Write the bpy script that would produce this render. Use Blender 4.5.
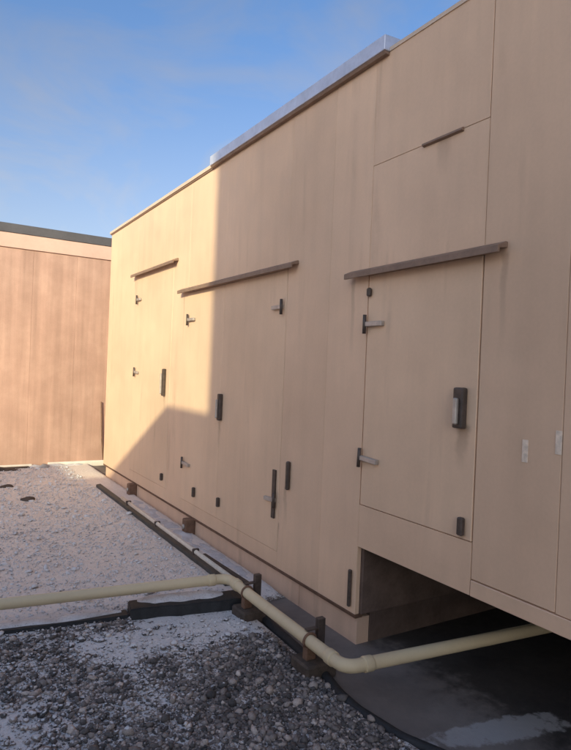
import bpy, bmesh, math, random
import numpy as np
from mathutils import Vector, Matrix

for o in list(bpy.data.objects):
    bpy.data.objects.remove(o, do_unlink=True)
scene = bpy.context.scene
COL = scene.collection
R = math.radians
rng = np.random.default_rng(11)
random.seed(5)

# ------------------------------------------------------------------ camera
EYE = 1.6
F_PX, YAW, PITCH, ROLL = 590.75, 0.54863, -0.006966, 0.04078
right = Vector((math.cos(YAW), -math.sin(YAW), 0)); fwd = Vector((math.sin(YAW), math.cos(YAW), 0)); up = Vector((0, 0, 1))
f2 = fwd * math.cos(PITCH) + up * math.sin(PITCH)
u2 = up * math.cos(PITCH) - fwd * math.sin(PITCH)
r3 = right * math.cos(ROLL) + u2 * math.sin(ROLL)
u3 = u2 * math.cos(ROLL) - right * math.sin(ROLL)
cam = bpy.data.objects.new('camera', bpy.data.cameras.new('camera')); COL.objects.link(cam)
M3 = Matrix((r3, u3, -f2)).transposed()
cam.matrix_world = Matrix.Translation((0, 0, EYE)) @ M3.to_4x4()
cam.data.sensor_fit = 'VERTICAL'; cam.data.sensor_height = 36; cam.data.sensor_width = 36
cam.data.lens = F_PX / 750 * 36
cam.data.clip_start = 0.05; cam.data.clip_end = 5000
scene.camera = cam

# ------------------------------------------------------------------ sky and sun
PHI = R(48)                                   # direction the sunlight travels, from +Y towards +X
ELEV = math.atan(0.511 * math.cos(PHI))
world = bpy.data.worlds.new('World'); scene.world = world; world.use_nodes = True
nt = world.node_tree; nt.nodes.clear()
def wn(t, **k):
    n = nt.nodes.new(t)
    for a, b in k.items(): setattr(n, a, b)
    return n
sky = wn('ShaderNodeTexSky', sky_type='NISHITA', sun_disc=False, sun_elevation=ELEV, sun_rotation=PHI + math.pi,
         air_density=1.0, dust_density=3.0, ozone_density=5.0)
tc = wn('ShaderNodeTexCoord')
mp = wn('ShaderNodeMapping'); mp.inputs['Scale'].default_value = (1.9, 1.9, 3.6); mp.inputs['Rotation'].default_value = (0.25, 0.2, 0.4); mp.inputs['Location'].default_value = (0.9, 0.35, 0.5)
nt.links.new(tc.outputs['Generated'], mp.inputs['Vector'])
n1 = wn('ShaderNodeTexNoise'); n1.inputs['Scale'].default_value = 1.7; n1.inputs['Detail'].default_value = 7; n1.inputs['Roughness'].default_value = 0.55; n1.inputs['Distortion'].default_value = 0.9
nt.links.new(mp.outputs['Vector'], n1.inputs['Vector'])
cr = wn('ShaderNodeMapRange'); cr.inputs['From Min'].default_value = 0.42; cr.inputs['From Max'].default_value = 0.74; cr.inputs['To Max'].default_value = 0.5
nt.links.new(n1.outputs['Fac'], cr.inputs['Value'])
# thin high cloud and low haze: the sky's own brightness, without its blue
bw = wn('ShaderNodeRGBToBW'); nt.links.new(sky.outputs['Color'], bw.inputs[0])
cl = wn('ShaderNodeVectorMath', operation='SCALE'); cl.inputs[0].default_value = (1.32, 1.27, 1.26); nt.links.new(bw.outputs[0], cl.inputs['Scale'])
sep = wn('ShaderNodeSeparateXYZ'); nt.links.new(tc.outputs['Generated'], sep.inputs[0])
hz = wn('ShaderNodeMapRange', interpolation_type='SMOOTHSTEP')
for k_, q_ in (('From Min', 0.10), ('From Max', 0.55), ('To Min', 0.42), ('To Max', 0.0)): hz.inputs[k_].default_value = q_
nt.links.new(sep.outputs['Z'], hz.inputs['Value'])
ad = wn('ShaderNodeMath', operation='ADD', use_clamp=True); nt.links.new(hz.outputs[0], ad.inputs[0]); nt.links.new(cr.outputs[0], ad.inputs[1])
mixc = wn('ShaderNodeMix', data_type='RGBA')
nt.links.new(ad.outputs[0], mixc.inputs['Factor']); nt.links.new(sky.outputs['Color'], mixc.inputs['A']); nt.links.new(cl.outputs[0], mixc.inputs['B'])
bg = wn('ShaderNodeBackground'); bg.inputs['Strength'].default_value = 0.10
wo = wn('ShaderNodeOutputWorld')
nt.links.new(mixc.outputs['Result'], bg.inputs['Color']); nt.links.new(bg.outputs['Background'], wo.inputs['Surface'])
sun = bpy.data.objects.new('sun', bpy.data.lights.new('sun', 'SUN')); COL.objects.link(sun)
sun.data.energy = 2.1; sun.data.angle = R(0.6); sun.data.color = (1.0, 0.90, 0.58)
sd = Vector((math.sin(PHI) * math.cos(ELEV), math.cos(PHI) * math.cos(ELEV), -math.sin(ELEV)))
sun.rotation_euler = sd.to_track_quat('-Z', 'Y').to_euler()
sun.location = (-8, -8, 12)
scene.view_settings.view_transform = 'Standard'; scene.view_settings.look = 'None'
scene.view_settings.exposure = 1.2; scene.view_settings.gamma = 1; scene.view_settings.use_curve_mapping = False

# ------------------------------------------------------------------ materials
class NB:
    def __init__(s, name):
        s.m = bpy.data.materials.new(name); s.m.use_nodes = True
        s.t = s.m.node_tree; s.t.nodes.clear()
        s.out = s.n('ShaderNodeOutputMaterial'); s.b = s.n('ShaderNodeBsdfPrincipled')
        s.t.links.new(s.b.outputs[0], s.out.inputs['Surface'])
    def n(s, t, **k):
        x = s.t.nodes.new(t)
        for a, b in k.items(): setattr(x, a, b)
        return x
    def l(s, a, b): s.t.links.new(a, b)
    def pos(s, scale=(1, 1, 1), src='geo'):
        if src == 'geo': o = s.n('ShaderNodeNewGeometry').outputs['Position']
        else: o = s.n('ShaderNodeTexCoord').outputs['Object']
        m = s.n('ShaderNodeMapping'); m.inputs['Scale'].default_value = scale; s.l(o, m.inputs['Vector']); return m.outputs['Vector']
    def noise(s, vec, scale, detail=4, rough=0.55, dist=0):
        x = s.n('ShaderNodeTexNoise'); x.inputs['Scale'].default_value = scale; x.inputs['Detail'].default_value = detail
        x.inputs['Roughness'].default_value = rough; x.inputs['Distortion'].default_value = dist; s.l(vec, x.inputs['Vector']); return x.outputs['Fac']
    def rng(s, v, a, b, c, d, smooth=False):
        x = s.n('ShaderNodeMapRange'); 
        if smooth: x.interpolation_type = 'SMOOTHSTEP'
        for k, q in zip(('From Min', 'From Max', 'To Min', 'To Max'), (a, b, c, d)): x.inputs[k].default_value = q
        s.l(v, x.inputs['Value']); return x.outputs['Result']
    def math(s, op, a, b=None, c=None):
        x = s.n('ShaderNodeMath', operation=op)
        for i, q in enumerate((a, b, c)):
            if q is None: continue
            if isinstance(q, (int, float)): x.inputs[i].default_value = q
            else: s.l(q, x.inputs[i])
        return x.outputs[0]
    def mix(s, fac, a, b, blend='MIX'):
        x = s.n('ShaderNodeMix', data_type='RGBA', blend_type=blend)
        for k, q in (('Factor', fac), ('A', a), ('B', b)):
            if isinstance(q, tuple): x.inputs[k].default_value = (*q, 1) if len(q) == 3 else q
            elif isinstance(q, (int, float)): x.inputs[k].default_value = q
            else: s.l(q, x.inputs[k])
        return x.outputs['Result']
    def scale(s, col, v):
        x = s.n('ShaderNodeVectorMath', operation='SCALE')
        if isinstance(col, tuple): x.inputs[0].default_value = col
        else: s.l(col, x.inputs[0])
        s.l(v, x.inputs['Scale']); return x.outputs[0]
    def bump(s, h, strength, dist):
        x = s.n('ShaderNodeBump'); x.inputs['Strength'].default_value = strength; x.inputs['Distance'].default_value = dist
        s.l(h, x.inputs['Height']); s.l(x.outputs['Normal'], s.b.inputs['Normal'])
    def base(s, c, rough=0.6, metal=0.0, spec=None):
        if isinstance(c, tuple): s.b.inputs['Base Color'].default_value = (*c, 1)
        else: s.l(c, s.b.inputs['Base Color'])
        if isinstance(rough, (int, float)): s.b.inputs['Roughness'].default_value = rough
        else: s.l(rough, s.b.inputs['Roughness'])
        s.b.inputs['Metallic'].default_value = metal
        if spec is not None: s.b.inputs['Specular IOR Level'].default_value = spec

def paint(name, col, dirt=(0.20, 0.13, 0.09), amount=1.0, stains=(), rough=0.55, vary=0.09):
    """weathered painted sheet metal: blotches, rain streaks, dust, oil-canning"""
    k = NB(name)
    p = k.pos()
    big = k.noise(p, 0.9, 3); mid = k.noise(p, 5.0, 5, 0.6)
    streak = k.noise(k.pos((1, 5, 0.45)), 1.3, 3, 0.5, 0.4)
    fine = k.noise(p, 60, 4, 0.6)
    ob = k.n('ShaderNodeObjectInfo').outputs['Random']
    v = k.math('ADD', k.rng(big, 0.3, 0.7, 1 - vary, 1 + vary), k.rng(mid, 0.3, 0.7, -0.035, 0.035))
    v = k.math('ADD', v, k.rng(streak, 0.3, 0.7, -0.05 * amount, 0.04 * amount))
    v = k.math('ADD', v, k.rng(fine, 0.3, 0.7, -0.02, 0.02))
    v = k.math('ADD', v, k.rng(ob, 0, 1, -0.03, 0.03))
    c = k.scale(col, v)
    d = k.math('MULTIPLY', k.rng(streak, 0.52, 0.82, 0, 0.42 * amount, True), k.rng(mid, 0.35, 0.65, 0.2, 1))
    c = k.mix(d, c, dirt)
    xyz = k.n('ShaderNodeSeparateXYZ'); k.l(p, xyz.inputs[0])
    for (sy, sz, w, ln, st) in stains:
        wob = k.rng(mid, 0.3, 0.7, -w * 0.5, w * 0.5)
        dy = k.math('ABSOLUTE', k.math('ADD', k.math('SUBTRACT', xyz.outputs['Y'], sy), wob))
        a = k.rng(dy, w * 0.25, w, 1, 0, True)
        t = k.math('SUBTRACT', sz, xyz.outputs['Z'])
        b = k.math('MULTIPLY', k.rng(t, 0, ln, st, 0), k.rng(t, -0.02, 0.0, 0, 1))
        c = k.mix(k.math('MULTIPLY', a, b), c, dirt)
    k.base(c, k.rng(mid, 0.3, 0.7, rough - 0.08, rough + 0.12), spec=0.3)
    h = k.math('ADD', k.math('MULTIPLY', k.noise(p, 2.1, 1), 1.0), k.math('MULTIPLY', fine, 0.006))
    k.bump(h, 0.35, 0.035)
    return k.m

def plain(name, col, rough=0.6, metal=0.0, var=0.2, scale=14, bump=0.15, dist=0.004):
    k = NB(name); p = k.pos()
    a = k.noise(p, scale, 5, 0.6); b = k.noise(p, scale * 6, 3)
    v = k.math('ADD', k.rng(a, 0.3, 0.7, 1 - var, 1 + var), k.rng(b, 0.3, 0.7, -var * 0.4, var * 0.4))
    k.base(k.scale(col, v), rough, metal); k.bump(k.math('ADD', a, k.math('MULTIPLY', b, 0.4)), bump, dist)
    return k.m

TAN = (0.69, 0.485, 0.335)
M = {}
M['panel'] = paint('tan_panel_paint', TAN, stains=((1.76, 2.16, 0.025, 0.45, 0.35), (2.85, 2.16, 0.025, 0.5, 0.35), (2.16, 2.80, 0.06, 0.2, 0.3), (3.50, 2.32, 0.03, 0.6, 0.3), (7.24, 2.66, 0.03, 0.5, 0.3)))
M['panel_stained'] = paint('tan_panel_paint_stained', TAN, stains=((2.72, 1.83, 0.02, 0.35, 0.45), (2.66, 1.03, 0.03, 0.3, 0.5), (3.53, 0.77, 0.03, 0.3, 0.4), (2.76, 0.2, 0.03, 0.1, 0.3), (5.60, 2.30, 0.02, 0.5, 0.4), (3.64, 0.5, 0.04, 0.25, 0.5), (5.14, 0.4, 0.03, 0.2, 0.4)))
M['door'] = paint('tan_door_paint', (0.695, 0.495, 0.34), stains=((1.955, 1.37, 0.05, 0.22, 0.55), (1.935, 0.86, 0.03, 0.1, 0.4), (4.66, 1.15, 0.04, 0.25, 0.35), (6.05, 1.28, 0.04, 0.2, 0.35)))
M['curb'] = paint('tan_curb_paint', (0.66, 0.46, 0.33), amount=1.8)
M['under'] = plain('dark_brown_underparts', (0.11, 0.075, 0.06), 0.8, 0, 0.25, 8)  # darker brown for faces below the raised section
M['core'] = plain('joint_metal', (0.42, 0.31, 0.24), 0.8)
M['rust'] = plain('rusty_brown_metal', (0.17, 0.095, 0.06), 0.75, 0.0, 0.3, 20)
M['lintel'] = plain('brown_drip_cap_paint', (0.23, 0.15, 0.105), 0.6, 0.0, 0.18, 12)
M['coping_tan'] = paint('tan_coping_paint', (0.58, 0.46, 0.36))
M['coping_grey'] = plain('grey_galvanised_flashing', (0.58, 0.61, 0.72), 0.4, 0.3, 0.12, 6)
M['steel'] = plain('dull_steel', (0.46, 0.42, 0.38), 0.45, 0.5, 0.15, 25)
M['dark_steel'] = plain('dark_latch_metal', (0.085, 0.065, 0.055), 0.5, 0.3, 0.3, 30)
M['label'] = plain('pale_label', (0.72, 0.60, 0.48), 0.7, 0, 0.22, 40, 0.02)
M['pipe'] = paint('beige_pipe_paint', (0.62, 0.51, 0.33), amount=0.8, rough=0.5)
M['black'] = plain('black_roofing_rubber', (0.018, 0.019, 0.021), 0.7, 0, 0.35, 18, 0.4, 0.006)
M['greenrail'] = plain('dull_dark_green_grey_metal', (0.06, 0.062, 0.06), 0.6, 0.2, 0.3, 9)
M['timber'] = plain('weathered_dark_timber', (0.075, 0.055, 0.042), 0.85, 0, 0.35, 22, 0.5, 0.006)
M['concrete'] = plain('grey_concrete', (0.33, 0.31, 0.29), 0.9, 0, 0.15, 10, 0.4, 0.005)
M['pale_conduit'] = plain('pale_conduit', (0.62, 0.56, 0.47), 0.5, 0, 0.12, 20)
M['white_flash'] = plain('white_membrane_flashing', (0.78, 0.70, 0.62), 0.7, 0, 0.08, 10)
M['far_coping'] = plain('dark_grey_coping', (0.11, 0.105, 0.11), 0.5, 0.3, 0.12, 4)

def far_wall_mat():
    k = NB('pink_stucco'); p = k.pos()
    a = k.noise(k.pos((5, 1, 0.25)), 1.4, 4, 0.6); b = k.noise(p, 3.0, 5, 0.6); f = k.noise(p, 70, 4, 0.6)
    ob = k.n('ShaderNodeObjectInfo').outputs['Random']
    v = k.math('ADD', k.rng(a, 0.3, 0.7, 0.82, 1.16), k.rng(b, 0.3, 0.7, -0.08, 0.08))
    v = k.math('ADD', v, k.math('ADD', k.rng(f, 0.3, 0.7, -0.05, 0.05), k.rng(ob, 0, 1, -0.06, 0.06)))
    c = k.mix(k.rng(b, 0.45, 0.75, 0, 0.35), k.scale((0.47, 0.30, 0.235), v), k.scale((0.52, 0.36, 0.285), v))
    k.base(c, 0.9, spec=0.2); k.bump(f, 0.4, 0.006); return k.m
M['far'] = far_wall_mat()
M['far_band'] = plain('pale_pink_band', (0.62, 0.42, 0.34), 0.85, 0, 0.06, 4, 0.2)
M['render'] = plain('pale_bounce_wall', (0.66, 0.54, 0.43), 0.9, 0, 0.1, 3, 0.3)  # pale so the added shade buildings bounce light back

def snow_mat():
    k = NB('thin_snow'); p = k.pos()
    a = k.noise(p, 9, 5, 0.6); f = k.noise(p, 90, 4, 0.65)
    c = k.mix(k.rng(a, 0.35, 0.7, 0, 1), (0.66, 0.65, 0.66), (0.48, 0.45, 0.44))
    k.base(k.mix(k.rng(f, 0.56, 0.66, 0, 0.5), c, (0.20, 0.18, 0.17)), 0.8); k.bump(k.math('ADD', a, f), 0.5, 0.012); return k.m
M['snow'] = snow_mat()

def roof_mat():
    """dusty membrane with a frost patch; darkened to black under the unit as painted shade"""
    k = NB('dark_roof_membrane'); p = k.pos()
    a = k.noise(p, 2.2, 5, 0.6); b = k.noise(p, 14, 5, 0.6); f = k.noise(p, 120, 3)
    xyz = k.n('ShaderNodeSeparateXYZ'); k.l(p, xyz.inputs[0]); X, Y = xyz.outputs['X'], xyz.outputs['Y']
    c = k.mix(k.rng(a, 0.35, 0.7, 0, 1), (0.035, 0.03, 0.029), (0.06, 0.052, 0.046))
    m = k.math('ADD', k.rng(X, 2.1, 2.75, 1, 0, True), k.rng(b, 0.3, 0.7, -0.25, 0.25))  # painted shade: dusty tone fades to black going in under the unit
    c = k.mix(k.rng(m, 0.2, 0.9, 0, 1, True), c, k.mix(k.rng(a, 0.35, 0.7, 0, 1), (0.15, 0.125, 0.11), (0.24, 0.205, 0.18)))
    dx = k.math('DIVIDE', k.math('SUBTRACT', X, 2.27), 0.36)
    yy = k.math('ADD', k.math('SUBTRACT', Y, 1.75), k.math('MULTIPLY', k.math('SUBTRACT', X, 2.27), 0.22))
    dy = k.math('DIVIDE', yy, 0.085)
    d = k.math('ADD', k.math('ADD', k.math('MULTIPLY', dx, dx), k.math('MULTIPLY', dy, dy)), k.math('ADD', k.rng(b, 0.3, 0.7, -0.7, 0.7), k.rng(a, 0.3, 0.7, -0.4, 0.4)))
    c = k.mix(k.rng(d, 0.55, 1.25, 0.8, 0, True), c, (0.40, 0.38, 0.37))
    k.base(c, k.rng(b, 0.3, 0.7, 0.6, 0.85)); k.bump(k.math('ADD', b, k.math('MULTIPLY', f, 0.3)), 0.4, 0.006); return k.m
M['roof'] = roof_mat()
M['deck'] = plain('pale_snowy_gravel_deck', (0.50, 0.46, 0.42), 0.9, 0, 0.3, 25, 0.6, 0.02)

def bed_mat():
    """fine grit with snow lying in it; the snow depth comes from the mesh"""
    k = NB('grit_and_snow'); p = k.pos()
    s = k.n('ShaderNodeAttribute', attribute_name='snow').outputs['Fac']
    f = k.noise(p, 75, 4, 0.7); g = k.noise(p, 22, 5, 0.6); h = k.noise(p, 170, 2)
    grit = k.mix(k.rng(f, 0.35, 0.65, 0, 1), (0.13, 0.11, 0.10), (0.46, 0.395, 0.35))
    m = k.math('ADD', s, k.math('ADD', k.rng(g, 0.3, 0.7, -0.42, 0.42), k.rng(f, 0.3, 0.7, -0.35, 0.35)))
    yv = k.n('ShaderNodeSeparateXYZ'); k.l(p, yv.inputs[0])
    dusty = k.rng(k.math('ADD', yv.outputs['Y'], k.rng(g, 0.3, 0.7, -0.3, 0.3)), 3.5, 4.2, 0, 1, True)     # tan dust settled in the snow behind the strip
    snow = k.mix(k.rng(h, 0.3, 0.7, 0, 1), (0.72, 0.70, 0.69), (0.84, 0.82, 0.80))
    snow = k.mix(dusty, snow, k.mix(k.rng(g, 0.3, 0.7, 0, 1), (0.80, 0.70, 0.62), (0.87, 0.79, 0.72)))
    k.base(k.mix(k.rng(m, 0.36, 0.62, 0, 1, True), grit, snow), 0.85)
    k.bump(k.math('ADD', g, k.math('MULTIPLY', f, 0.8)), 0.9, 0.02); return k.m
M['bed'] = bed_mat()

def stone_mat():
    k = NB('gravel_stone'); p = k.pos()
    t = k.n('ShaderNodeAttribute', attribute_name='tone').outputs['Fac']
    w = k.n('ShaderNodeAttribute', attribute_name='snow').outputs['Fac']
    f = k.noise(p, 140, 3, 0.6); g = k.noise(p, 40, 3)
    r = k.n('ShaderNodeValToRGB'); k.l(t, r.inputs[0])
    e = r.color_ramp.elements; e[0].position = 0; e[0].color = (0.05, 0.047, 0.046, 1); e[1].position = 1; e[1].color = (0.64, 0.56, 0.50, 1)
    for q, c in ((0.35, (0.14, 0.122, 0.112, 1)), (0.6, (0.25, 0.215, 0.195, 1)), (0.82, (0.42, 0.35, 0.305, 1))):
        x = e.new(q); x.color = c
    c = k.scale(r.outputs[0], k.rng(f, 0.3, 0.7, 0.75, 1.25))
    nz = k.n('ShaderNodeSeparateXYZ'); k.l(k.n('ShaderNodeNewGeometry').outputs['Normal'], nz.inputs[0])
    m = k.math('ADD', k.math('MULTIPLY', nz.outputs['Z'], 0.55), k.math('ADD', w, k.rng(g, 0.3, 0.7, -0.3, 0.3)))
    c = k.mix(k.rng(m, 0.92, 1.12, 0, 0.9, True), c, (0.68, 0.67, 0.67))
    k.base(c, 0.75); k.bump(f, 0.4, 0.004); return k.m
M['stone'] = stone_mat()

# ------------------------------------------------------------------ helpers
WP = {}                                         # world position of every object, for parenting
def link(name, me, loc, mat, parent=None, smooth=False):
    o = bpy.data.objects.new(name, me); COL.objects.link(o)
    if mat and not me.materials: me.materials.append(M[mat])
    loc = Vector(loc)
    if parent is not None:
        o.parent = parent; o.location = loc - WP[parent]
    else: o.location = loc
    WP[o] = loc
    if smooth:
        for q in me.polygons: q.use_smooth = True
    return o
def tag(o, label, cat, group=None, kind=None):
    if label: o['label'] = label
    if cat: o['category'] = cat
    if group: o['group'] = group
    if kind: o['kind'] = kind
    return o
def thing(name, loc, label, cat, group=None):
    o = bpy.data.objects.new(name, None); COL.objects.link(o); o.location = loc; o.empty_display_size = 0.1
    WP[o] = Vector(loc); return tag(o, label, cat, group)
def bm_mesh(name, bm):
    bm.normal_update(); me = bpy.data.meshes.new(name); bm.to_mesh(me); bm.free(); return me
def box(name, lo, hi, mat, parent=None, bev=0.003, seg=1, rot=None):
    lo, hi = Vector(lo), Vector(hi); c = (lo + hi) / 2; d = hi - lo
    bm = bmesh.new(); bmesh.ops.create_cube(bm, size=1)
    for v in bm.verts: v.co = Vector((v.co.x * d.x, v.co.y * d.y, v.co.z * d.z))
    b = min(bev, 0.3 * min(d))
    if b > 0: bmesh.ops.bevel(bm, geom=list(bm.edges), offset=b, segments=seg, affect='EDGES', profile=0.6)
    o = link(name, bm_mesh(name, bm), c, mat, parent)
    if rot: o.rotation_euler = rot
    return o
def prism(name, prof, y0, y1, mat, parent=None, bev=0.002):
    """profile in X,Z swept along Y"""
    bm = bmesh.new(); cx = sum(q[0] for q in prof) / len(prof); cz = sum(q[1] for q in prof) / len(prof); cy = (y0 + y1) / 2
    a = [bm.verts.new((x - cx, y0 - cy, z - cz)) for x, z in prof]; b = [bm.verts.new((x - cx, y1 - cy, z - cz)) for x, z in prof]
    n = len(prof); bm.faces.new(a); bm.faces.new(b[::-1])
    for i in range(n): bm.faces.new((a[i], b[i], b[(i + 1) % n], a[(i + 1) % n]))
    bmesh.ops.recalc_face_normals(bm, faces=bm.faces)
    if bev: bmesh.ops.bevel(bm, geom=list(bm.edges), offset=bev, segments=1, affect='EDGES')
    return link(name, bm_mesh(name, bm), (cx, cy, cz), mat, parent)
def fillet(pts, r, n=8):
    pts = [Vector(p) for p in pts]; out = [pts[0]]
    for i in range(1, len(pts) - 1):
        a, b, c = pts[i - 1], pts[i], pts[i + 1]; u = (a - b).normalized(); w = (c - b).normalized()
        ang = u.angle(w); t = min(r / math.tan(ang / 2), 0.45 * (a - b).length, 0.45 * (c - b).length)
        p, q = b + u * t, b + w * t
        for j in range(n + 1):
            s = j / n; out.append(p * (1 - s) ** 2 + b * 2 * s * (1 - s) + q * s * s)
    out.append(pts[-1]); return out
def tube_mesh(name, pts, r, seg=20, jit=0.0):
    bm = bmesh.new(); rings = []; prev = None
    for i, p in enumerate(pts):
        d = (pts[min(i + 1, len(pts) - 1)] - pts[max(i - 1, 0)]).normalized()
        if prev is None: n = d.orthogonal().normalized()
        else: n = (prev - d * prev.dot(d)).normalized()
        prev = n; b = d.cross(n); rr = r if not callable(r) else r(i)
        rings.append([bm.verts.new(p + (n * math.cos(2 * math.pi * k / seg) + b * math.sin(2 * math.pi * k / seg)) * rr) for k in range(seg)])
    for a, b in zip(rings, rings[1:]):
        for k in range(seg): bm.faces.new((a[k], b[k], b[(k + 1) % seg], a[(k + 1) % seg]))
    bm.faces.new(rings[0]); bm.faces.new(rings[-1][::-1]); bmesh.ops.recalc_face_normals(bm, faces=bm.faces)
    return bm_mesh(name, bm)
def tube(name, pts, r, mat, parent=None, seg=20):
    pts = [Vector(p) for p in pts]; c = sum(pts, Vector()) / len(pts)
    return link(name, tube_mesh(name, [p - c for p in pts], r, seg), c, mat, parent, True)

def vnoise(x, y, seed=0):
    """smooth value noise on arrays"""
    def h(i, j):
        v = np.sin(i * 127.1 + j * 311.7 + seed * 74.7) * 43758.5453
        return v - np.floor(v)
    xi, yi = np.floor(x), np.floor(y); fx, fy = x - xi, y - yi
    fx, fy = fx * fx * (3 - 2 * fx), fy * fy * (3 - 2 * fy)
    return (h(xi, yi) * (1 - fx) + h(xi + 1, yi) * fx) * (1 - fy) + (h(xi, yi + 1) * (1 - fx) + h(xi + 1, yi + 1) * fx) * fy
def fbm(x, y, sc, seed=0, oct=4):
    t = 0; a = 0.5; n = 0
    for i in range(oct):
        t = t + a * vnoise(x * sc, y * sc, seed + i); n += a; a *= 0.5; sc *= 2.03
    return t / n
def snow_at(x, y):
    """how much snow lies at a point of the roof, 0..1"""
    s = 0.55 * fbm(x, y, 1.5, 3) + 0.55 * fbm(x, y, 6.0, 9) - 0.05
    s = s - 0.09 + 0.66 * np.clip((y - 3.55) / 0.3, 0, 1) + 0.12 * np.clip((y - 5) / 3.0, 0, 1)
    s = s + 0.58 * np.exp(-(((x - 1.33) / 0.6) ** 2 + ((y - 3.24) / 0.22) ** 2))      # drift before the rubber strip
    s = s + 0.22 * np.exp(-(((x - 0.98) / 0.07) ** 2 + ((y - 2.95) / 0.35) ** 2))
    s = s + 0.25 * np.exp(-(((x - 0.42) / 0.14) ** 2 + ((y - 2.6) / 0.22) ** 2))
    s = s + 0.16 * np.exp(-(((x - 1.75) / 0.2) ** 2 + ((y - 4.2) / 0.8) ** 2))
    s = s + 0.16 * np.clip((x - 1.55) / 0.3, 0, 1) * (y > 3.5)
    return np.clip(s, 0, 1.3)

# ------------------------------------------------------------------ the setting
tag(box('ground', (-900, -900, -9.5), (900, 900, -9.0), 'concrete', bev=0), None, None, kind='structure')
tag(box('roof_deck', (-16, -14, -9.0), (16, 18, -0.004), 'deck', bev=0), None, None, kind='structure')
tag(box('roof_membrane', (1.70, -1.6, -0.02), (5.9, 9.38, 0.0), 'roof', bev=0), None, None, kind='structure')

# gravel bed with snow: displaced sheet left of the dark edging
def bed():
    x0, x1, y0, y1, st = -5.0, 2.222, -1.0, 9.33, 0.03
    nx, ny = int((x1 - x0) / st), int((y1 - y0) / st)
    X, Y = np.meshgrid(np.linspace(x0, x1, nx), np.linspace(y0, y1, ny), indexing='ij')
    lim = np.where(Y > 3.5, 2.222, 1.86 - 0.06 * np.clip((2.55 - Y) / 0.3, 0, 1) + 0.06 * np.clip((2.2 - Y) / 0.4, 0, 2.5))
    Xc = np.minimum(X, lim + (X - x1) * 0.002)
    S = snow_at(Xc, Y)
    Z = 0.008 + 0.022 * S + 0.010 * fbm(Xc, Y, 14, 21, 3)
    Z = np.where(X >= lim - 0.001, 0.003, Z)
    me = bpy.data.meshes.new('gravel_bed'); idx = np.arange(nx * ny).reshape(nx, ny)
    q = np.stack([idx[:-1, :-1], idx[1:, :-1], idx[1:, 1:], idx[:-1, 1:]], -1).reshape(-1, 4)
    co = np.stack([Xc, Y, Z], -1).reshape(-1, 3)
    me.vertices.add(len(co)); me.vertices.foreach_set('co', co.astype(np.float32).ravel())
    me.loops.add(q.size); me.loops.foreach_set('vertex_index', q.astype(np.int32).ravel())
    me.polygons.add(len(q)); me.polygons.foreach_set('loop_start', np.arange(0, q.size, 4, dtype=np.int32))
    me.update(calc_edges=True)
    at = me.attributes.new('snow', 'FLOAT', 'POINT'); at.data.foreach_set('value', S.astype(np.float32).ravel())
    tag(link('gravel_bed', me, (0, 0, 0), 'bed', smooth=True), None, None, kind='structure')
bed()

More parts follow.
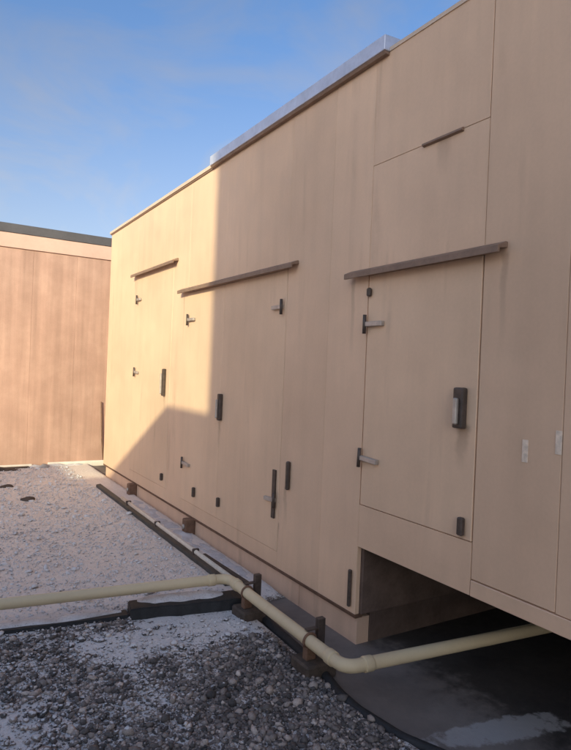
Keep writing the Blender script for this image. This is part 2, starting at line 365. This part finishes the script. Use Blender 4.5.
def gravel():
    def base(kind):
        bm = bmesh.new()
        if kind == 'ico': bmesh.ops.create_icosphere(bm, subdivisions=1, radius=1)
        else:
            v = [bm.verts.new(c) for c in ((1, 0, 0), (-1, 0, 0), (0, 1, 0), (0, -1, 0), (0, 0, 1), (0, 0, -1))]
            for a, b, c in ((0, 2, 4), (2, 1, 4), (1, 3, 4), (3, 0, 4), (2, 0, 5), (1, 2, 5), (3, 1, 5), (0, 3, 5)): bm.faces.new((v[a], v[b], v[c]))
            bm.verts.index_update()
        V = np.array([v.co for v in bm.verts]); Fc = np.array([[v.index for v in f.verts] for f in bm.faces]); bm.free(); return V, Fc
    CO, FA, TO, SN, off = [], [], [], [], 0
    for kind, n, med, sig, lo, hi in (('ico', 165000, 0.0098, 0.38, 0.004, 0.022), ('oct', 210000, 0.0058, 0.3, 0.0035, 0.011)):
        bv, bf = base(kind); nv = len(bv)
        x = rng.uniform(-2.2, 1.86, n); y = rng.uniform(0.6, 9.25, n)
        S = snow_at(x, y); back = y > 3.7 - 0.122 * (x - 1)
        near = np.clip(1.25 - y / 9, 0.18, 1)
        if kind == 'ico': pr = near * np.where(back, 0.62, 1.0) * np.clip(1.25 - 1.3 * S, 0.08, 1)
        else: pr = np.where(back, 0.6, 0.5) * np.clip(1.5 - 1.2 * S, 0.3, 1)
        keep = (rng.random(n) < pr) & (x > -0.9 + 0.1 * y - (rng.random(n) < 0.2) * 9)
        keep &= x < np.where(y > 3.5, 1.86, 1.80)
        yl = 3.70 - 0.122 * (x - 1)
        keep &= ~((y > yl - 0.27) & (y < yl + 0.06) & (x > 1.15))
        x, y, S, back = x[keep], y[keep], S[keep], back[keep]; n = len(x)
        far = np.clip((y - 4) / 4, 0, 1)
        r = rng.lognormal(math.log(med), sig, n).clip(lo, hi) * (1 + 0.35 * far)
        sc = np.stack([r * rng.uniform(0.8, 1.5, n), r * rng.uniform(0.75, 1.25, n), r * rng.uniform(0.5, 0.95, n)], -1)
        a = rng.uniform(0, 2 * np.pi, n); tl = rng.normal(0, 0.35, n)
        v = bv[None] * (1 + rng.uniform(-0.3, 0.3, (n, nv, 1))) * sc[:, None, :]
        ct, stt = np.cos(tl)[:, None], np.sin(tl)[:, None]
        vx, vz = v[..., 0] * ct - v[..., 2] * stt, v[..., 0] * stt + v[..., 2] * ct
        ca, sa = np.cos(a)[:, None], np.sin(a)[:, None]
        X = vx * ca - v[..., 1] * sa + x[:, None]; Y = vx * sa + v[..., 1] * ca + y[:, None]
        Z = vz + (0.013 + 0.022 * S + r * rng.uniform(-0.1, 0.7, n))[:, None]
        CO.append(np.stack([X, Y, Z], -1).reshape(-1, 3)); FA.append((bf[None] + (np.arange(n) * nv)[:, None, None]).reshape(-1, 3) + off); off += n * nv
        t = np.clip(rng.beta(1.25, 1.6, n) * np.where(back, 0.5, 0.97) + np.where(back, 0.5, 0.0), 0, 1)
        TO.append(np.repeat(t, nv)); SN.append(np.repeat(S - 0.12 * (~back), nv)); print('stones', kind, n)
    co, fc = np.concatenate(CO), np.concatenate(FA)
    me = bpy.data.meshes.new('roof_gravel')
    me.vertices.add(len(co)); me.vertices.foreach_set('co', co.astype(np.float32).ravel())
    me.loops.add(fc.size); me.loops.foreach_set('vertex_index', fc.astype(np.int32).ravel())
    me.polygons.add(len(fc)); me.polygons.foreach_set('loop_start', np.arange(0, fc.size, 3, dtype=np.int32))
    me.update(calc_edges=True)
    at = me.attributes.new('tone', 'FLOAT', 'POINT'); at.data.foreach_set('value', np.concatenate(TO).astype(np.float32))
    at = me.attributes.new('snow', 'FLOAT', 'POINT'); at.data.foreach_set('value', np.concatenate(SN).astype(np.float32))
    tag(link('roof_gravel', me, (0, 0, 0), 'stone', smooth=True), 'loose grey roof gravel dusted with thin snow', 'gravel', kind='stuff')
    print('tris', len(fc))
gravel()

# ------------------------------------------------------------------ the tan rooftop unit
WX = 2.2                                        # plane of its front
TOP, BA, BB = 3.44, 0.185, 0.588                # top, underside of the far section, underside of the raised section
Y_FAR, Y_STEP, Y_END = 8.45, 2.71, -1.0
unit = thing('rooftop_air_handler', (3.8, 4.0, 0.0), 'long tan sheet metal rooftop equipment unit with access doors and brown drip caps', 'equipment unit')
box('casing', (WX + 0.014, Y_STEP + 0.004, BA + 0.02), (5.6, Y_FAR - 0.004, TOP - 0.01), 'core', unit, 0)
box('casing', (WX + 0.014, Y_END, BB + 0.02), (5.6, Y_STEP + 0.002, TOP - 0.012), 'core', unit, 0)
def panel(y0, y1, z0, z1, mat='panel', gap=0.0006, x=WX, label=None, bev=0.0014):
    o = box('panel', (x, y0 + gap, z0 + gap), (x + 0.03, y1 - gap, z1 - gap), mat, unit, bev)
    if label: o['label'] = label
    return o
# far section
panel(7.20, Y_FAR, BA, TOP); panel(5.92, 7.20, 2.70, TOP); panel(5.92, 7.20, BA, 0.31)
panel(5.50, 5.92, BA, TOP, 'panel_stained')
panel(4.66, 5.50, 2.33, TOP); panel(3.62, 4.66, 2.33, TOP); panel(3.62, 5.50, BA, 0.30)
panel(3.10, 3.62, BA, TOP, 'panel_stained'); panel(Y_STEP, 3.10, BA, TOP, 'panel')
# raised section
panel(1.875, Y_STEP, 2.815, TOP); panel(1.875, Y_STEP, 2.18, 2.815, x=WX + 0.002); panel(1.875, Y_STEP, BB, 0.835)
panel(1.44, 1.875, 0.665, TOP, gap=0.0022, bev=0.003); panel(0.5, 1.44, 0.665, TOP); panel(-0.5, 0.5, 0.665, TOP); panel(Y_END, -0.5, 0.665, TOP)
box('bottom_rail', (WX - 0.004, Y_END, BB), (WX + 0.03, 1.872, 0.662), 'panel', unit, 0.003)
prism('panel_lip', [(WX + 0.002, 2.80), (WX - 0.016, 2.805), (WX - 0.016, 2.815), (WX + 0.002, 2.822)], 2.03, 2.30, 'lintel', unit, 0)
# end faces and underside
box('end_panel', (WX + 0.032, Y_FAR - 0.01, BA), (5.6, Y_FAR + 0.02, TOP), 'panel', unit)
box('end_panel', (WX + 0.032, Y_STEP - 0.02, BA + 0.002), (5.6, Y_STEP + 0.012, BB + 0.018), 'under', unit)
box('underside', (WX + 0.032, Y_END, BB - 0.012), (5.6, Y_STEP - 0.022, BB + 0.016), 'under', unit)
box('end_panel', (WX + 0.002, Y_END - 0.03, BB), (5.6, Y_END - 0.002, TOP), 'panel', unit)
box('roof_sheet', (WX + 0.02, Y_END, TOP - 0.008), (5.62, Y_FAR, TOP + 0.012), 'coping_tan', unit)
# base rail and curb
prism('base_rail', [(WX - 0.004, BA - 0.002), (WX + 0.06, BA - 0.002), (WX + 0.06, BA - 0.026), (WX + 0.006, BA - 0.026)], Y_STEP + 0.003, Y_FAR, 'rust', unit)
for a, b in ((Y_STEP + 0.01, 3.345), (3.35, 5.9), (5.905, Y_FAR - 0.06)):
    box('curb', (WX + 0.025, a, -0.01), (WX + 0.12, b, BA - 0.028), 'curb', unit)
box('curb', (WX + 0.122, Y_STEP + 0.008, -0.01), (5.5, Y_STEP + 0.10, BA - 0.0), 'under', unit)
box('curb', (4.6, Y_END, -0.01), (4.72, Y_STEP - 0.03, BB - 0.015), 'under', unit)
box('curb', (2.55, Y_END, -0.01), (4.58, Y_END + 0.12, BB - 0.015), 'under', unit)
for y in (7.0, 5.2):
    l_ = box('lifting_lug', (WX - 0.075, y - 0.045, 0.0), (WX + 0.024, y + 0.045, BA - 0.015), 'rust', unit, 0.008)
    tube('lug_eye', [(WX - 0.088, y, 0.10), (WX - 0.07, y, 0.10)], 0.022, 'steel', l_, 12)
# coping: thin tan strip on the far end, thick grey flashing in the middle, thin strip near
prism('coping', [(WX - 0.022, TOP - 0.012), (WX - 0.022, TOP + 0.02), (WX + 0.12, TOP + 0.028), (WX + 0.12, TOP + 0.014), (WX - 0.004, TOP + 0.014), (WX - 0.004, TOP - 0.012)], 5.0, Y_FAR + 0.03, 'coping_tan', unit, 0.001)
prism('drip_edge', [(WX - 0.018, TOP - 0.006), (WX - 0.002, TOP - 0.006), (WX - 0.002, TOP - 0.026), (WX - 0.010, TOP - 0.026)], 5.0, Y_FAR + 0.02, 'lintel', unit, 0)
prism('coping', [(WX - 0.045, TOP - 0.004), (WX - 0.045, TOP + 0.082), (WX + 0.16, TOP + 0.095), (WX + 0.16, TOP + 0.014), (WX - 0.002, TOP + 0.014), (WX - 0.002, TOP - 0.004)], 2.60, 4.998, 'coping_grey', unit, 0.003)['label'] = 'thick grey metal flashing along the roof edge'
prism('drip_edge', [(WX - 0.04, TOP - 0.006), (WX - 0.002, TOP - 0.006), (WX - 0.002, TOP - 0.022), (WX - 0.03, TOP - 0.022)], 2.605, 4.99, 'lintel', unit, 0)
prism('coping', [(WX - 0.006, TOP - 0.004), (WX - 0.006, TOP + 0.018), (WX + 0.12, TOP + 0.022), (WX + 0.12, TOP + 0.014), (WX + 0.0, TOP + 0.014), (WX + 0.0, TOP - 0.004)], Y_END, 2.598, 'coping_tan', unit, 0)

def drip_cap(y0, y1, z, drop=0.0):
    o = prism('drip_cap', [(WX, z + 0.03), (WX - 0.012, z + 0.032), (WX - 0.066, z + 0.008), (WX - 0.066, z - 0.022), (WX - 0.054, z - 0.022), (WX - 0.052, z - 0.002), (WX, z + 0.006)], y0, y1, 'lintel', unit, 0.0012)
    o.rotation_euler.x = drop
    return o
drip_cap(5.80, 7.26, 2.69, 0.006); drip_cap(3.48, 5.64, 2.345, 0.004); drip_cap(1.745, 2.865, 2.185, 0.0)

def door(y0, y1, z0, z1, hinge_y, zs, sgn, strap, gap=0.0015):
    """one leaf; hinges at hinge_y with straps running towards sgn"""
    d = box('door', (WX - 0.003, y0 + gap, z0 + gap), (WX + 0.03, y1 - gap, z1 - gap), 'door', unit, 0.003)
    for i, z in enumerate(zs):
        h = box('hinge', (WX - 0.030, min(hinge_y, hinge_y + sgn * strap), z - 0.014), (WX - 0.004, max(hinge_y, hinge_y + sgn * strap), z + 0.014), 'steel', d, 0.003)
        if i == len(zs) - 1: h.rotation_euler.x = -0.05 * sgn
        tube('hinge_pin', [(WX - 0.026, hinge_y, z - 0.055), (WX - 0.026, hinge_y, z + 0.055)], 0.011, 'dark_steel', h, 10)
    return d
def handle(d, y, z0, z1, w=0.05):
    h = box('handle', (WX - 0.040, y - w / 2, z0), (WX - 0.004, y + w / 2, z1), 'dark_steel', d, 0.010, 2)
    box('lever', (WX - 0.062, y - w * 0.2, z0 + 0.02), (WX - 0.041, y + w * 0.2, z1 - 0.05), 'steel', h, 0.005)
    return h
def latch(d, y, z, w=0.035, h=0.075):
    q = box('latch', (WX - 0.032, y - w / 2, z - h / 2), (WX - 0.004, y + w / 2, z + h / 2), 'dark_steel', d, 0.006)
    return q
# single door at the far end
d1 = door(5.92, 7.20, 0.31, 2.70, 7.10, (2.39, 1.51), -1, 0.13); handle(d1, 6.05, 1.28, 1.57, 0.045); latch(d1, 6.02, 0.42)
# double door
dl = door(4.66, 5.50, 0.30, 2.33, 5.44, (2.06, 0.66), -1, 0.16); latch(dl, 5.14, 0.43, 0.03, 0.09)
dr = door(3.62, 4.66, 0.30, 2.33, 3.655, (2.06, 0.66), 1, 0.14); handle(dr, 4.63, 1.15, 1.38, 0.045)
box('hinge_plate', (WX - 0.017, 3.66, 0.53), (WX - 0.004, 3.70, 0.88), 'dark_steel', dr, 0.001)
latch(dr, 4.60, 0.45, 0.03, 0.08)
box('grab_handle', (WX - 0.03, 3.475, 0.77), (WX - 0.001, 3.505, 0.97), 'dark_steel', unit, 0.008)
box('grab_handle', (WX - 0.022, 2.745, 0.22), (WX - 0.001, 2.768, 0.44), 'dark_steel', unit, 0.006)
# small door over the crawl space
d3 = door(1.875, 2.705, 0.835, 2.18, 2.70, (1.89, 1.11), -1, 0.15, 0.0035)
handle(d3, 1.962, 1.36, 1.555, 0.062); latch(d3, 1.93, 0.90, 0.034, 0.085)
box('knob', (WX - 0.03, 2.665, 2.05), (WX - 0.004, 2.695, 2.10), 'dark_steel', d3, 0.008)
# pale stickers on the near panels
for y, z in ((1.61, 1.30), (1.455, 1.355)):
    box('sticker', (WX - 0.0035, y - 0.014, z - 0.048), (WX - 0.0005, y + 0.014, z + 0.048), 'label', unit, 0)

# ------------------------------------------------------------------ the pink building behind
FY = 9.4
far = thing('pink_building', (1.5, FY + 2, 0.0), 'pink stucco building with a dark grey coping behind the gravel', 'building')
box('wall', (-9, FY + 0.025, 0.0), (6.5, FY + 4, 3.40), 'core', far, 0)
x = -2.4
while x < 5.0:
    w = 0.62
    box('panel', (x + 0.0006, FY - 0.0, 0.02), (x + w - 0.0006, FY + 0.04, 3.215), 'far', far, 0.0015)
    x += w
box('panel', (-9, FY, 0.02), (-2.403, FY + 0.04, 3.215), 'far', far, 0.004)
box('fascia_band', (-9, FY - 0.02, 3.22), (6.4, FY + 0.04, 3.43), 'far_band', far, 0.004)
box('coping', (-9, FY - 0.03, 3.432), (6.5, FY + 0.35, 3.565), 'far_coping', far, 0.006)
prism('base_flashing', [(0, 0), (0, 0.09), (0.0, 0.09)], 0, 1, 'white_flash', far, 0) if False else None
box('base_flashing', (1.62, FY - 0.05, 0.0), (2.75, FY - 0.003, 0.085), 'white_flash', far, 0.012, 2)
box('base_flashing', (-9, FY - 0.035, 0.0), (1.40, FY - 0.003, 0.07), 'white_flash', far, 0.012, 2)
tube('conduit', fillet([(2.44, FY - 0.03, 0.06), (2.40, FY - 0.03, 0.42), (2.37, FY - 0.03, 1.0)], 0.1), 0.009, 'rust', far, 10)

# ------------------------------------------------------------------ unseen stepped building and tower, added to cast the shade on roof and unit
shade_steps = thing('stepped_shade_building', (-5.0, -1.0, 0.0), 'unseen pale stepped building added to shade the gravel roof', 'building')
box('low_wing', (-7.95, -2.9, 0.0), (-3.8, 0.57, 3.92), 'render', shade_steps, 0.01)
box('middle_wing', (-14, -2.9, 0.0), (-7.952, 0.57, 4.53), 'render', shade_steps, 0.01)
box('low_coping', (-7.94, -2.95, 3.921), (-3.78, 0.58, 3.935), 'far_coping', shade_steps, 0)
dr_ = box('door', (-3.82, -1.5, 0.02), (-3.79, -0.6, 2.1), 'steel', shade_steps, 0.004); box('handle', (-3.788, -0.7, 1.0), (-3.75, -0.66, 1.12), 'dark_steel', dr_)
tower = thing('tall_shade_tower', (-5.0, -4.5, 0.0), 'unseen tall pale tower added to shade the tan unit', 'building')
box('tower_body', (-6.6, -6.2, 0.0), (-3.4, -3.0, 8.3), 'render', tower, 0.01)  # unseen, sized and placed to throw the upright shadow edge
box('cap', (-6.55, -6.15, 8.302), (-3.45, -3.05, 8.38), 'far_coping', tower, 0.01)

# ------------------------------------------------------------------ gas pipe and its supports
PZ, PR = 0.18, 0.033
gas = thing('gas_pipe', (1.8, 3.0, 0.0), 'beige painted gas pipe bending along the tan unit and under it', 'pipe')
pa = [(-2.6, 4.12, PZ), (1.80, 3.58, PZ), (1.775, 2.24, PZ), (2.76, 2.13, PZ), (4.4, 1.95, PZ)]
tube('pipe_run', fillet(pa, 0.085, 10), PR, 'pipe', gas, 24)
def sleeve(p, d, L=0.05, r=PR * 1.16):
    p, d = Vector(p), Vector(d).normalized(); tube('coupling', [p - d * L / 2, p - d * L / 2.4, p + d * L / 2.4, p + d * L / 2], lambda i: r if i in (1, 2) else r * 0.96, 'pipe', gas, 24)
dA = Vector((4.4, -0.54, 0)).normalized()
sleeve(Vector((1.80, 3.58, PZ)) - dA * 0.12, dA); sleeve((1.798, 3.45, PZ), (0.025, 1.34, 0)); sleeve((1.777, 2.36, PZ), (0.025, 1.34, 0)); sleeve((1.90, 2.226, PZ), (0.985, -0.11, 0))
sleeve(Vector((0.1, 3.789, PZ)), dA, 0.06)
cond = thing('pale_conduit', (1.87, 5.0, 0.0), 'thin pale conduit running along the foot of the tan unit past the gas pipe', 'pipe')
tube('conduit_run', [(1.87, 6.35, 0.15), (1.862, 5.3, 0.155), (1.865, 4.5, 0.15), (1.86, 3.66, 0.15)], 0.017, 'pale_conduit', cond, 14)
for y in (6.1, 5.2, 4.3): box('strap', (1.838, y - 0.012, 0.128), (1.892, y + 0.012, 0.174), 'dark_steel', cond, 0.004)

def support(y, x, label, post=True):
    s = thing('pipe_support', (x, y, 0.0), label, 'pipe support', 'pipe supports along the gas pipe')
    box('block', (x - 0.065, y - 0.085, 0.0), (x + 0.125, y + 0.085, 0.085), 'timber', s, 0.01)
    box('saddle', (x - 0.03, y - 0.02, 0.085), (x + 0.03, y + 0.02, 0.15), 'rust', s, 0.003)
    seg = [Vector((x + (PR + 0.006) * math.cos(t), y, PZ + (PR + 0.006) * math.sin(t))) for t in np.linspace(-0.6, math.pi + 0.6, 16)]
    tube('clamp', seg, 0.007, 'rust', s, 8)
    if post:
        p = box('post', (x + 0.07, y + 0.02, 0.075), (x + 0.115, y + 0.055, 0.272), 'dark_steel', s, 0.003)
        box('bracket', (x - 0.0, y + 0.022, 0.218), (x + 0.069, y + 0.053, 0.226), 'dark_steel', s, 0.001)
support(3.30, 1.797, 'dark pipe support block and post beside the gas pipe bend over the rubber strip')
support(2.56, 1.782, 'dark pipe support block and post before the gas pipe dives under the unit')
for x, yy, t in ((-0.35, 3.843, 'dark pipe support block under the straight gas pipe run over gravel'),):
    s = thing('pipe_support', (x, yy, 0.0), t, 'pipe support', 'pipe supports along the gas pipe')
    box('block', (x - 0.09, yy - 0.10, 0.0), (x + 0.09, yy + 0.10, 0.10), 'timber', s, 0.01)
    box('saddle', (x - 0.02, yy - 0.035, 0.10), (x + 0.02, yy + 0.035, 0.150), 'rust', s, 0.003)

# ------------------------------------------------------------------ edging, rubber strip, rail, snow
edge = thing('roof_edging', (1.86, 2.6, 0.0), 'black rubber edging between the gravel and the bare membrane under the pipe', 'edging')
ep = [(1.905, 3.40, 0.02), (1.875, 2.95, 0.02), (1.85, 2.57, 0.02), (1.795, 2.3, 0.018), (1.79, 2.15, 0.016), (1.83, 1.90, 0.014), (1.92, 1.70, 0.012), (2.06, 1.5, 0.01)]
tube('edge_strip', fillet(ep, 0.3, 5), 0.026, 'black', edge, 10)
rail = thing('edge_rail', (1.95, 5.6, 0.0), 'dull dark metal rail lying on the snow along the tan unit', 'rail')
prism('rail_bar', [(-0.028, 0.035), (-0.028, 0.075), (0.028, 0.082), (0.028, 0.035)], 3.80, 7.55, 'greenrail', rail, 0.004).location.x = -0.035
for y in (7.40, 5.9, 4.5): box('rail_foot', (1.885, y - 0.05, 0.0), (1.945, y + 0.05, 0.034), 'greenrail', rail, 0.004)

def lump(name, path, wid, hgt, mat, parent=None, seed=0, n=60, m=10):
    """low irregular ridge of snow or rubber along a path"""
    path = [Vector(p) for p in path]; bm = bmesh.new(); rows = []
    L = [0]
    for a, b in zip(path, path[1:]): L.append(L[-1] + (b - a).length)
    for i in range(n + 1):
        s = L[-1] * i / n; j = max(k for k in range(len(L)) if L[k] <= s + 1e-9); j = min(j, len(path) - 2)
        p = path[j].lerp(path[j + 1], (s - L[j]) / (L[j + 1] - L[j])); d = (path[j + 1] - path[j]).normalized(); nrm = Vector((-d.y, d.x, 0))
        e = min(1, 6 * min(i / n, 1 - i / n) + 0.1) ** 0.5
        w = wid * e * (0.75 + 0.6 * float(fbm(np.array(s), np.array(0.3), 5, seed)))
        row = []
        for q in range(m + 1):
            t = q / m * 2 - 1
            o = wid * 0.25 * (float(vnoise(np.array(s * 6), np.array(1.7), seed + 5)) - 0.5)
            z = hgt * e * max(0, 1 - t * t) ** 0.5 * (0.5 + float(fbm(np.array(s), np.array(t * wid), 9, seed + 2)))
            row.append(bm.verts.new(p + nrm * (t * w / 2 + o) + Vector((0, 0, z))))
        rows.append(row)
    for a, b in zip(rows, rows[1:]):
        for q in range(m): bm.faces.new((a[q], b[q], b[q + 1], a[q + 1]))
    bmesh.ops.recalc_face_normals(bm, faces=bm.faces)
    if sum(f.normal.z for f in bm.faces) < 0: bmesh.ops.reverse_faces(bm, faces=bm.faces)
    c = sum(path, Vector()) / len(path)
    for v in bm.verts: v.co -= c
    return link(name, bm_mesh(name, bm), c, mat, parent, True)

strip = thing('rubber_strip', (1.4, 3.55, 0.0), 'thick black rubber strip with snow on top under the gas pipe bend', 'rubber strip')
def slab(name, pts0, pts1, h, mat, parent, n=24, seed=1, z0=0.0):
    """straight low slab from pts0 to pts1 (x,y,width) with slightly wavy faces"""
    bm = bmesh.new(); rows = []
    a, b = Vector((*pts0[:2], 0)), Vector((*pts1[:2], 0)); d = (b - a).normalized(); nr = Vector((-d.y, d.x, 0))
    for i in range(n + 1):
        t = i / n; p = a.lerp(b, t); w = pts0[2] * (1 - t) + pts1[2] * t
        k = [float(fbm(np.array(t * 9.0), np.array(q * 3.1), 1.5, seed)) - 0.5 for q in range(4)]
        hh = h * (1 + 0.12 * k[2])
        rows.append([bm.verts.new(p + nr * (-w / 2 + 0.012 * k[0]) + Vector((0, 0, z0))), bm.verts.new(p + nr * (-w / 2 + 0.012 + 0.012 * k[0]) + Vector((0, 0, z0 + hh))),
                     bm.verts.new(p + nr * (w / 2 - 0.01 + 0.04 * k[1]) + Vector((0, 0, z0 + hh))), bm.verts.new(p + nr * (w / 2 + 0.04 * k[1]) + Vector((0, 0, z0)))])
    for r0, r1 in zip(rows, rows[1:]):
        for q in range(4): bm.faces.new((r0[q], r1[q], r1[(q + 1) % 4], r0[(q + 1) % 4]))
    bm.faces.new(rows[0]); bm.faces.new(rows[-1][::-1]); bmesh.ops.recalc_face_normals(bm, faces=bm.faces)
    bmesh.ops.bevel(bm, geom=[e for e in bm.edges if e.calc_face_angle(0) > 0.8], offset=0.006, segments=2, affect='EDGES')
    c = (a + b) / 2
    for v in bm.verts: v.co -= c
    return link(name, bm_mesh(name, bm), c, mat, parent)
slab('strip', (1.14, 3.63, 0.17), (1.885, 3.49, 0.19), 0.095, 'black', strip)
lump('snow_cap', [(1.2, 3.66, 0.092), (1.5, 3.61, 0.092), (1.75, 3.56, 0.092)], 0.13, 0.022, 'snow', strip, 4)
strip2 = thing('rubber_strip', (0.0, 3.75, 0.0), 'thin black rubber strip lying on gravel under the straight gas pipe run', 'rubber strip')
slab('strip', (-2.6, 4.10, 0.10), (1.135, 3.635, 0.12), 0.05, 'black', strip2, 40, 7)
lump('snow_cap', [(-0.6, 3.87, 0.048), (0.4, 3.745, 0.048), (1.1, 3.66, 0.048)], 0.08, 0.016, 'snow', strip2, 6)

tag(lump('snow_drift', [(1.30, FY - 0.10, 0.012), (1.8, FY - 0.09, 0.012), (2.15, FY - 0.09, 0.012)], 0.12, 0.05, 'snow', None, 17), 'low snow drift along the foot of the pink building', 'snow', kind='stuff')
tag(lump('snow_drift', [(2.10, 6.9, 0.012), (2.10, 5.6, 0.012), (2.10, 4.4, 0.012), (2.11, 3.6, 0.012)], 0.20, 0.035, 'snow', None, 23, 120), 'long snow drift between the dark rail and the tan unit', 'snow', kind='stuff')

# small debris by the pink building
def rock(name, p, s, mat, label, cat, seed):
    bm = bmesh.new(); bmesh.ops.create_icosphere(bm, subdivisions=3, radius=1); r_ = random.Random(seed)
    ph = [r_.uniform(0, 6) for _ in range(6)]
    for v in bm.verts:
        c = v.co.copy(); k = 1 + 0.16 * math.sin(3 * c.x + ph[0]) * math.cos(2.6 * c.y + ph[1]) + 0.1 * math.sin(5 * c.z + ph[2] + 3 * c.x)
        v.co = Vector((c.x * s[0] * k, c.y * s[1] * k, max(c.z, -0.55) * s[2] * k))
    return tag(link(name, bm_mesh(name, bm), (p[0], p[1], s[2] * 0.5 + 0.012), mat, None, True), label, cat)
rock('stone', (1.03, 7.1), (0.07, 0.06, 0.045), 'timber', 'dark stone lying on pale snow towards the pink building', 'stone', 3)
rock('stone', (0.90, 7.9), (0.10, 0.05, 0.04), 'timber', 'flat dark stone nearest the pink building on the snow', 'stone', 8)
b_ = thing('timber_offcut', (0.75, 9.1, 0.0), 'brown timber offcut leaning at the foot of the pink building', 'timber')
o = box('plank', (0.45, 9.08, 0.055), (1.22, 9.17, 0.105), 'timber', b_, 0.006); o.rotation_euler = (0, 0.17, -0.1); WP[o] = WP[o]
o = box('plank', (0.55, 9.2, 0.02), (1.35, 9.29, 0.055), 'timber', b_, 0.006); o.rotation_euler = (0, 0, 0.05)
rock('stone', (1.55, 9.22), (0.07, 0.05, 0.05), 'concrete', 'grey stone by the end of the white base flashing', 'stone', 14)

bt = thing('timber_batten', (2.0, 4.05, 0.0), 'short dark batten lying on the snow between the rail and the unit', 'batten')
o = box('batten_bar', (1.985, 3.70, 0.052), (2.02, 4.42, 0.085), 'timber', bt, 0.004); o.rotation_euler = (0, 0, 0.03)
for y in (3.8, 4.3): box('batten_foot', (1.975, y - 0.03, 0.0), (2.03, y + 0.03, 0.051), 'timber', bt, 0.003)
